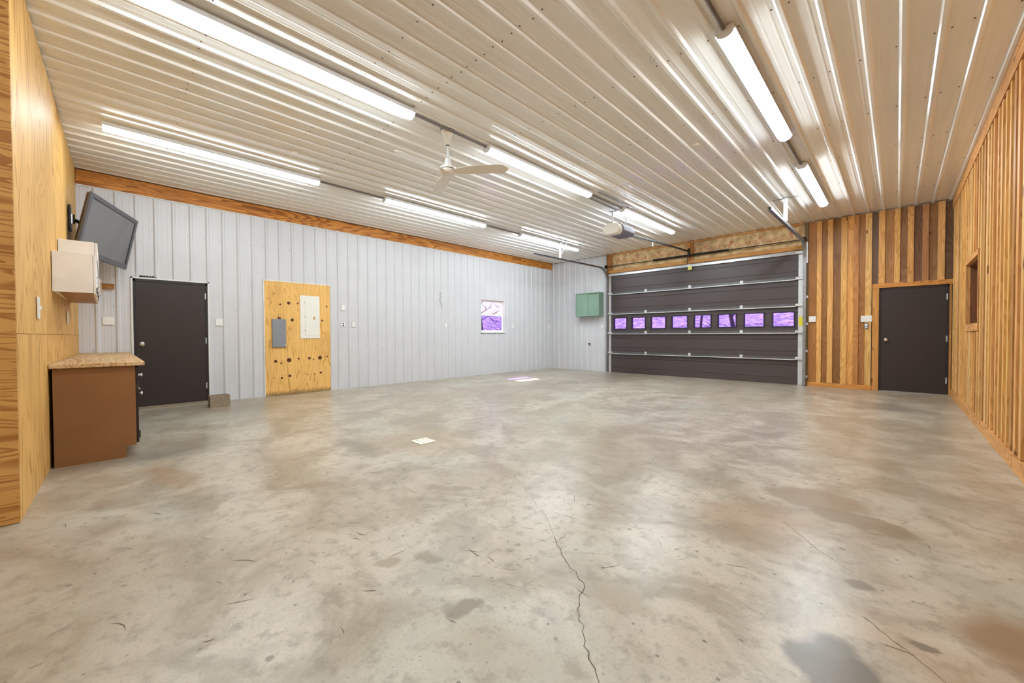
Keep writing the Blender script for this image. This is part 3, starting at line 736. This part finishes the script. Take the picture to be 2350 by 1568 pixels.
# ================================================================== CEILING FAN
FX, FY = 4.743, 2.909
FAN = empty('ceiling_fan', (FX, FY, 3.05), 'cream three-blade ceiling fan on a short rod', 'fan')
MB().lathe([(.020, 3.445), (.034, 3.45), (.042, 3.49), (.046, 3.53), (.060, 3.575), (.078, 3.598), (.083, 3.607)], (FX, FY, 0), 28).build('canopy', 'cream_enamel', FAN, smooth=True)
MB().lathe([(.085, 3.607), (.085, 3.6125)], (FX, FY, 0), 28).build('canopy_gasket', 'black_metal', FAN)
MB().cyl((FX, FY, 3.25), (FX, FY, 3.45), .0125, 14).build('rod', 'lamp_white', FAN, smooth=True)
MB().lathe([(.02, 3.436), (.02, 3.447)], (FX, FY, 0), 16).build('rod_collar', 'black_metal', FAN)
MB().lathe([(.019, 3.288), (.019, 3.297)], (FX, FY, 0), 16).build('rod_collar', 'black_metal', FAN)
MB().lathe([(.030, 3.288), (.034, 3.26), (.045, 3.20), (.052, 3.195), (.050, 3.18)], (FX, FY, 0), 24).build('motor_cup', 'lamp_white', FAN, smooth=True)
MB().lathe([(.05, 3.186), (.085, 3.182), (.100, 3.170), (.104, 3.150), (.098, 3.147), (.098, 3.142), (.104, 3.140), (.102, 3.115), (.090, 3.098), (.070, 3.092), (.066, 3.085), (.040, 3.080), (.01, 3.079)], (FX, FY, 0), 32).build('motor', 'cream_enamel', FAN, smooth=True)
MB().lathe([(.1045, 3.140), (.1045, 3.146)], (FX, FY, 0), 32).build('motor_band', 'black_metal', FAN)
for ang in (33, 153, 273):
    m = MB(); a = math.radians(ang); d = Vector((math.cos(a), math.sin(a), 0)); t_ = Vector((-math.sin(a), math.cos(a), 0)); n = 14; vs = []
    for i in range(n+1):
        q = i/n; rr = .09+.65*q; wd_ = (.045+.035*min(1, q*3))*(1 if q < .86 else math.sqrt(max(.02, 1-((q-.86)/.14)**2)))
        bend = .03*q*q; zc = 3.128-.012*q
        for s in (-1, 1):
            p = Vector((FX, FY, zc))+d*rr+t_*(s*wd_+bend); p.z += -s*wd_*.22
            vs.append(p)
    top = [v+Vector((0, 0, .004)) for v in vs]; k = len(vs)
    fs = []
    for i in range(n):
        fs += [(2*i, 2*i+1, 2*i+3, 2*i+2), (k+2*i, k+2*i+2, k+2*i+3, k+2*i+1), (2*i, 2*i+2, k+2*i+2, k+2*i), (2*i+1, k+2*i+1, k+2*i+3, 2*i+3)]
    fs += [(0, k, k+1, 1), (2*n, 2*n+1, k+2*n+1, k+2*n)]
    m.add(vs+top, fs).build('blade', 'cream_enamel', FAN, smooth=True)

# round ceiling covers and hooks
for x, y, lb in ((2.844, 1.807, 'small round cover plate in the ceiling near the television side'), (2.885, 5.375, 'small round cover plate in the ceiling above the white wall middle'), (6.75, 5.385, 'small round cover plate in the ceiling right of the middle lights')):
    r = empty('cover_plate', (x, y, H), lb, 'cover plate', 'round ceiling covers')
    MB().lathe([(.078, -.0), (.076, -.006), (.066, -.007)], (x, y, H-.001), 28).build('plate', 'cream_enamel', r, smooth=True)
    MB().lathe([(.036, -.006), (.030, -.020), (.012, -.024)], (x, y, H-.001), 20).build('boss', 'cream_enamel', r, smooth=True)
def hook(x, y, lb):
    pts = [(x, y, H-.001), (x, y, H-.04)]+[(x+.018-.018*math.cos(a), y, H-.04-.022*math.sin(a)) for a in [math.pi*i/6 for i in range(1, 7)]]
    m = MB()
    for p, q in zip(pts[:-1], pts[1:]): m.cyl(p, q, .0035, 6)
    tag(m.build('ceiling_hook', 'galv'), lb, 'hook', 'ceiling hooks')
hook(7.05, 3.42, 'small steel hook in the ceiling beside the right-hand strip light')
hook(4.33, 3.28, 'small steel hook in the ceiling beyond the fan')

# ================================================================== LEFT END: COUNTER, CABINETS, TV
CY0 = -.34
CT = MB().prism([(.02, PY0+.006), (3.385, pw(3.385)[1]+.006), (3.385, .262), (.02, .262)], 2, .878, .914).build('countertop', 'counter_wood', bevel=.004)
tag(CT, 'worn wooden countertop along the plywood wall', 'countertop')
names = ('at the open end facing the viewer', 'second from the open end', 'third from the open end', 'tucked against the white wall')
for i in range(4):
    x1 = 3.352-.834*i; x0 = x1-.828
    c = empty('base_cabinet', ((x0+x1)/2, -.08, 0), 'brown base cabinet under the wooden counter, '+names[i], 'cabinet', 'base cabinets under the counter')
    x0 = max(x0, .02); yb_ = pw(x0)[1]+.004
    MB().prism([(yb_, .0), (.125, .0), (.125, .105), (.196, .105), (.196, .876), (yb_, .876)], 0, x0, x1).build('body', 'brown_cabinet', c)
    for a, b in ((x0+.02, (x0+x1)/2-.004), ((x0+x1)/2+.004, x1-.006)):
        d = B(a, b, .197, .216, .125, .66).build('door', 'dark_front', c, bevel=.003)
        xx = b-.04
        MB().lathe([(.010, 0), (.009, .014), (.017, .020), (.014, .030), (.004, .033)], (xx, .216, .60), 14, 1).build('knob', 'chrome', d, smooth=True)
        for z in (.17, .58): B(b-.014, b+.002, .2165, .226, z, z+.07).build('hinge', 'rusty', d)
    d = B(x0+.02, x1-.006, .197, .216, .68, .865).build('drawer', 'dark_front', c, bevel=.003)
    MB().lathe([(.010, 0), (.009, .014), (.017, .020), (.014, .030), (.004, .033)], (x1-.06, .216, .78), 14, 1).build('knob', 'white_plastic', d, smooth=True)

WC = empty('wall_cabinet', (2.1, -.2, 1.58), 'old white wall cabinet hung on the plywood over the counter', 'cabinet')
MB().prism([(1.25, pw(1.25)[1]+.004), (2.98, pw(2.98)[1]+.004), (2.98, -.078), (1.25, -.078)], 2, 1.585, 1.966).build('body', 'cabinet_white', WC, bevel=.003)
for a, b in ((1.255, 1.82), (1.83, 2.395), (2.405, 2.975)):
    d = B(a, b, -.076, -.056, 1.580, 1.962).build('door', 'cabinet_white', WC, bevel=.003)
    MB().cyl((b-.07, -.056, 1.64), (b-.07, -.034, 1.66), .007, 8).cyl((b-.07, -.034, 1.66), (b-.07, -.030, 1.73), .009, 8).cyl((b-.07, -.030, 1.73), (b-.07, -.056, 1.75), .007, 8).build('handle', 'chrome', d, smooth=True)
    B(b-.012, b+.004, -.0555, -.048, 1.585, 1.64).build('hinge', 'rusty', d)
B(1.26, 2.97, pw(1.26)[1]+.006, -.08, 1.5825, 1.5848).build('bottom_board', 'block_wood', WC)
UC = empty('upper_box_cabinet', (1.9, -.2, 1.967), 'low white box cabinet stacked on top of the white wall cabinet', 'cabinet')
MB().prism([(1.26, pw(1.26)[1]+.004), (2.45, pw(2.45)[1]+.004), (2.45, -.07), (1.26, -.07)], 2, 1.968, 2.17).build('body', 'cabinet_white', UC, bevel=.003)
for a, b in ((1.265, 1.85), (1.86, 2.445)): B(a, b, -.068, -.048, 1.972, 2.166).build('door', 'cabinet_white', UC, bevel=.003)

# television
a_, b_, g_ = .365, .194, -.017; w_, h_ = 1.314, .7687; cen = Vector((.90, .074, 2.554))
n0 = Vector((math.sin(a_), math.cos(a_), 0)); u0 = Vector((-math.cos(a_), math.sin(a_), 0))
n_ = n0*math.cos(b_)-Vector((0, 0, 1))*math.sin(b_); v_ = Vector((0, 0, 1))*math.cos(b_)+n0*math.sin(b_)
uu = u0*math.cos(g_)+v_*math.sin(g_); vv = v_*math.cos(g_)-u0*math.sin(g_)
TV = empty('television', cen, 'flat-screen television swung out from the plywood wall, switched off', 'television')
M3 = Matrix((uu, n_*-1, vv)).transposed()      # local x = screen right, -y = out of screen, z = up
if M3.determinant() < 0: M3 = Matrix((uu*-1, n_*-1, vv)).transposed()
TV.rotation_euler = M3.to_euler()
def loc(mb, nm, mat, par=TV, **k): return mb.build(nm, mat, par, local=True, **k)
hw, hh = w_/2, h_/2
bz = .055
m = MB().box(-hw, -hw+bz, 0, .03, -hh, hh).box(hw-bz, hw, 0, .03, -hh, hh).box(-hw+bz, hw-bz, 0, .03, hh-bz, hh).box(-hw+bz, hw-bz, 0, .03, -hh, -hh+bz*1.35)
bez = loc(m, 'bezel', 'tv_bezel', bevel=.004)
loc(B(-hw+bz-.002, hw-bz+.002, .010, .016, -hh+bz*1.35-.002, hh-bz+.002), 'screen', 'tv_screen')
m = MB().box(-hw+bz-.008, -hw+bz+.004, .004, .012, -hh+bz*1.3, hh-bz).box(hw-bz-.006, hw-bz+.008, .004, .012, -hh+bz*1.3, hh-bz).box(-hw+bz, hw-bz, .004, .012, hh-bz-.006, hh-bz+.006)
loc(m, 'screen_rim', 'black_plastic')
loc(MB().prism([(-hw+.004, .031), (hw-.004, .031), (hw-.03, .060), (hw-.22, .080), (-hw+.22, .080), (-hw+.03, .060)], 2, -hh+.01, hh-.01), 'back_shell', 'tv_back', bevel=.006)
MT = empty('television_bracket', (1.17, PY0-.028, 2.65), 'black swivel wall bracket holding the television', 'bracket')
B(1.06, 1.28, PY0-.024, PY0-.004, 2.50, 2.80).build('wall_plate', 'black_metal', MT, bevel=.004)
MB().cyl((1.17, PY0, 2.70), (1.17, PY0, 2.58), .03, 12).build('pivot', 'chrome', MT, smooth=True)
MB().cyl((1.17, PY0+.01, 2.64), tuple(cen-n_*.11), .022, 10).build('arm', 'black_metal', MT)
loc(B(-.12, .12, .081, .095, -.12, .12), 'vesa_plate', 'black_metal', TV)

# ================================================================== WALL PLATES, PANELS, SMALL THINGS
def plate_L(y, z, w, h, lab, cat, kind):
    r = empty('switch_plate' if kind == 's' else 'outlet', (0, y, z-h/2), lab, cat)
    B(.0008, .020, y-w/2, y+w/2, z-h/2, z+h/2).build('plate', 'white_plastic', r, bevel=.003)
    n = max(1, round(w/.07))
    for k in range(n):
        yy = y-w/2+w*(k+.5)/n
        if kind == 's': B(.020, .030, yy-.005, yy+.005, z-.012, z+.012).build('toggle', 'white_plastic', r, bevel=.002)
        else:
            for dz in (-.022, .022): B(.020, .0225, yy-.016, yy+.016, z+dz-.014, z+dz+.014).build('socket', 'cream_enamel' if kind == 'o' else 'slot', r, bevel=.003)
plate_L(.035, 1.396, .125, .115, 'white double switch plate between the counter and the brown door', 'switch', 's')
plate_L(1.414, 1.403, .10, .12, 'white switch plate to the right of the brown door on the white wall', 'switch', 's')
plate_L(3.611, 1.759, .075, .115, 'white switch plate, the higher one right of the plywood backboard', 'switch', 's')
plate_L(3.607, 1.399, .075, .10, 'outlet with dark sockets below a switch, right of the plywood backboard', 'outlet', 'k')
plate_L(3.838, 1.402, .070, .115, 'white outlet, rightmost of the group by the plywood backboard', 'outlet', 'o')
plate_L(6.331, 1.419, .075, .115, 'white outlet midway along the white wall, left of the window', 'outlet', 'o')
plate_L(8.902, 1.428, .075, .115, 'white outlet just right of the small window', 'outlet', 'o')
plate_L(10.72, 1.436, .075, .115, 'white outlet on the long wall beside the far corner', 'outlet', 'o')
def plate_F(x, z, w, h, lab, cat, kind, y):
    r = empty('switch_plate' if kind == 's' else 'outlet', (x, L, z-h/2), lab, cat)
    B(x-w/2, x+w/2, y-.016, y, z-h/2, z+h/2).build('plate', 'white_plastic', r, bevel=.003)
    n = max(1, round(w/.06))
    for k in range(n):
        xx = x-w/2+w*(k+.5)/n
        if kind == 's': B(xx-.005, xx+.005, y-.026, y-.016, z-.012, z+.012).build('toggle', 'cream_enamel', r, bevel=.002)
        else:
            for dz in (-.022, .022): B(xx-.015, xx+.015, y-.018, y-.016, z+dz-.013, z+dz+.013).build('socket', 'cream_enamel', r, bevel=.003)
plate_F(2.01, 1.403, .075, .115, 'white outlet under the green cabinet beside the big door', 'outlet', 'o', L-.0245)
plate_F(7.305, 1.478, .125, .125, 'wide white outlet plate on the cedar boards beside the big door', 'outlet', 'o', L-.0425)
plate_F(8.19, 1.458, .17, .125, 'white triple switch plate left of the brown door on cedar', 'switch', 's', L-.0425)
r = empty('door_button', (8.19, L, 1.25), 'small dark door-opener button box under the triple switch', 'button')
B(8.160, 8.222, L-.066, L-.0425, 1.255, 1.365).build('case', 'opener_grey', r, bevel=.004)
B(8.172, 8.210, L-.070, L-.066, 1.31, 1.352).build('button', 'white_plastic', r, bevel=.003)
B(8.176, 8.190, L-.069, L-.066, 1.27, 1.295).box(8.196, 8.210, L-.069, L-.066, 1.27, 1.295).build('small_buttons', 'white_plastic', r)
r = empty('round_outlet', (1.548, L, .80), 'round black heavy-duty outlet low on the white far wall', 'outlet')
MB().lathe([(.055, -.0245), (.055, -.034), (.048, -.038)], (1.548, L, .863), 24, 1).build('plate', 'galv_light', r, smooth=True)
MB().lathe([(.034, -.036), (.034, -.046), (.030, -.049)], (1.548, L, .863), 24, 1).build('socket', 'black_plastic', r, smooth=True)
for x, z, lb in ((3.869, 1.383, 'white switch plate on the plywood, nearer the viewer'), (1.661, 1.378, 'white switch plate on the plywood above the counter')):
    yq = pw(x, 0, z)[1]; r = empty('switch_plate', (x, yq, z-.09), lb, 'switch', 'switches on the plywood')
    xr = x-.055*x/PX1*z/H
    B(x-.05, x+.05, yq+.002, yq+.012, z-.085, z+.085).build('plate', 'white_plastic', r, bevel=.003)
    B(x-.006, x+.006, yq+.012, yq+.024, z-.012, z+.014).build('toggle', 'white_plastic', r)

BB = B(.003, .021, P0, P1, .004, PT).build('plywood_backboard', 'ply_board')
tag(BB, 'tall knotty plywood backboard on the white wall behind the electric panels', 'board')
r = empty('breaker_panel', (.021, 2.926, 1.10), 'white breaker panel cover on the plywood backboard', 'panel')
B(.0215, .034, 2.738, 3.114, 1.10, 1.973).build('cover', 'panel_cream', r, bevel=.004)
B(.034, .040, 2.83, 3.085, 1.16, 1.915).build('door', 'panel_cream', r, bevel=.003)
B(.040, .045, 2.985, 3.02, 1.49, 1.55).build('latch', 'brass_plate', r)
for z in (1.25, 1.53, 1.82): B(.034, .038, 2.822, 2.832, z, z+.02).build('hinge', 'slot', r)
r = empty('fuse_box', (.021, 2.353, .934), 'small grey electrical box on the left of the plywood backboard', 'electrical box')
B(.0215, .050, 2.232, 2.474, .934, 1.486).build('case', 'grey_enamel', r, bevel=.003)
B(.050, .056, 2.240, 2.468, .942, 1.478).build('cover', 'grey_enamel', r, bevel=.003)
B(.056, .062, 2.445, 2.46, .965, .995).build('latch', 'galv_light', r)

GC = empty('green_cabinet', (1.63, L-.15, 1.74), 'green metal wall cabinet with sliding doors beside the big door', 'cabinet')
gx0, gx1, gz0, gz1, gd = 1.204, 2.06, 1.735, 2.475, .276
yA, yB = L-.026-gd, L-.026
m = MB().box(gx0, gx0+.02, yA, yB, gz0, gz1).box(gx1-.02, gx1, yA, yB, gz0, gz1).box(gx0+.02, gx1-.02, yA, yB, gz1-.03, gz1).box(gx0+.02, gx1-.02, yA, yB, gz0, gz0+.025).box(gx0+.02, gx1-.02, yB-.01, yB, gz0+.025, gz1-.03)
m.build('body', 'green_metal', GC, bevel=.003)
d = B(gx0+.02, (gx0+gx1)/2+.02, yA+.022, yA+.030, gz0+.025, gz1-.03).build('sliding_door', 'green_metal', GC)
MB().lathe([(.016, -.0), (.016, -.006), (.008, -.009)], (gx0+.07, yA+.022, gz0+.12), 14, 1).build('finger_pull', 'chrome', d, smooth=True)
B((gx0+gx1)/2-.01, gx1-.02, yA+.046, yA+.054, gz0+.025, gz1-.03).build('sliding_door', 'green_metal', GC)

# concrete block by the door
CB = MB(); bx0, bx1, by0, by1, bh = .56, .76, 1.155, 1.42, .19
bo = empty('concrete_block', (.66, 1.28, 0), 'hollow concrete block on the floor beside the brown door', 'block')
t0 = .032
m = MB().box(bx0, bx1, by0, by0+t0, 0, bh).box(bx0, bx1, by1-t0, by1, 0, bh).box(bx0, bx0+t0, by0+t0, by1-t0, 0, bh).box(bx1-t0, bx1, by0+t0, by1-t0, 0, bh)
m.build('shell', 'block_concrete', bo); B(bx0+t0, bx1-t0, by0+t0, by1-t0, 0, .02).build('core_floor', 'block_concrete', bo)

tag(B(.019, .055, PY0+.01, .105, 1.885, 1.962).build('wood_cleat', 'block_wood', bevel=.002), 'short wooden cleat on the white wall behind the wall cabinet', 'cleat')
m = MB()
for k in range(5): m.cyl((.024, .40+.035*k, 2.113), (.024, .42+.035*k, 2.133-.006*(k % 2)), .012-.001*k, 7, .006)
m.cyl((.02, .39, 2.110), (.02, .59, 2.110), .008, 7)
tag(m.build('latch_rod', 'black_metal'), 'small dark iron latch lying on top of the brown door trim', 'latch')
m = MB(); pts = [(.020, 6.15, 2.30), (.021, 6.19, 2.22), (.020, 6.14, 2.10), (.021, 6.17, 2.0), (.020, 6.23, 1.92), (.020, 6.21, 1.84)]
for p, q in zip(pts[:-1], pts[1:]): m.cyl(p, q, .006, 6)
tag(m.build('hanging_wire', 'galv'), 'thin bent grey wire hanging on the white wall', 'wire')

# floor details
r = empty('floor_drain_cover', (4.95, 2.405, 0), 'white square drain cover set in the concrete floor', 'drain cover')
B(4.845, 5.055, 2.305, 2.50, .0005, .007).build('cover', 'drain_white', r, bevel=.003)
for i in range(3):
    for j in range(2): MB().lathe([(.010, .0072), (.008, .0078)], (4.89+.06*i, 2.36+.085*j, 0), 10).build('slot', 'grey_enamel', r)
def ribbon(m, pts, w):
    P = [Vector((x, y, .0012)) for x, y in pts]; vs = []
    for i, p in enumerate(P):
        t_ = (P[min(i+1, len(P)-1)]-P[max(i-1, 0)]).normalized(); nn = Vector((-t_.y, t_.x, 0))*w*random.uniform(.5, 1.2)*(.25 if i in (0, len(P)-1) else 1)
        vs += [p+nn, p-nn]
    m.add(vs, [(2*i, 2*i+1, 2*i+3, 2*i+2) for i in range(len(P)-1)])
def jag(pts, step=.025, amp=.008):
    out = []
    for (x0, y0), (x1, y1) in zip(pts[:-1], pts[1:]):
        n = max(2, int(math.hypot(x1-x0, y1-y0)/step))
        out += [(x0+(x1-x0)*i/n+random.uniform(-amp, amp), y0+(y1-y0)*i/n+random.uniform(-amp, amp)) for i in range(n)]
    return out+[pts[-1]]
m = MB()
ribbon(m, jag([(7.235, 1.783), (7.447, 1.622), (7.611, 1.535), (7.705, 1.347), (7.85, 1.207), (7.942, 1.125), (8.1, .95)], .03, .011), .0017)
ribbon(m, jag([(6.35, 2.35), (6.7, 2.15), (7.022, 1.963), (7.235, 1.783)], .035, .011), .0010)
ribbon(m, jag([(8.55, 2.15), (8.75, 1.95), (8.9, 1.8), (9.05, 1.7)]), .0014)
ribbon(m, jag([(8.15, 2.9), (8.35, 2.65), (8.5, 2.5)]), .0012)
m.build('crack', 'crack', FLOOR, fix=False)
m = MB()
for i in range(150):
    x, y = random.uniform(5.2, 8.9), random.uniform(.5, 3.6)
    if random.random() < .45: x, y = random.gauss(7.1, .35), random.gauss(1.75, .35)
    a = random.gauss(.6, .7); ln = random.uniform(.02, .12); k = random.uniform(-.3, .3)
    ribbon(m, [(x+ln*q*math.cos(a+k*q), y+ln*q*math.sin(a+k*q)) for q in (0, .33, .66, 1)], random.uniform(.0008, .0022))
for i in range(40):
    x, y = random.uniform(4.9, 7), random.uniform(-.3, 1.6); a = random.gauss(.9, .5); ln = random.uniform(.03, .14); k = random.uniform(-.6, .6)
    ribbon(m, [(x+ln*q*math.cos(a+k*q), y+ln*q*math.sin(a+k*q)) for q in (0, .33, .66, 1)], random.uniform(.001, .0026))
o = m.build('scuff_marks', 'scuff', FLOOR, fix=False); o['kind'] = 'stuff'
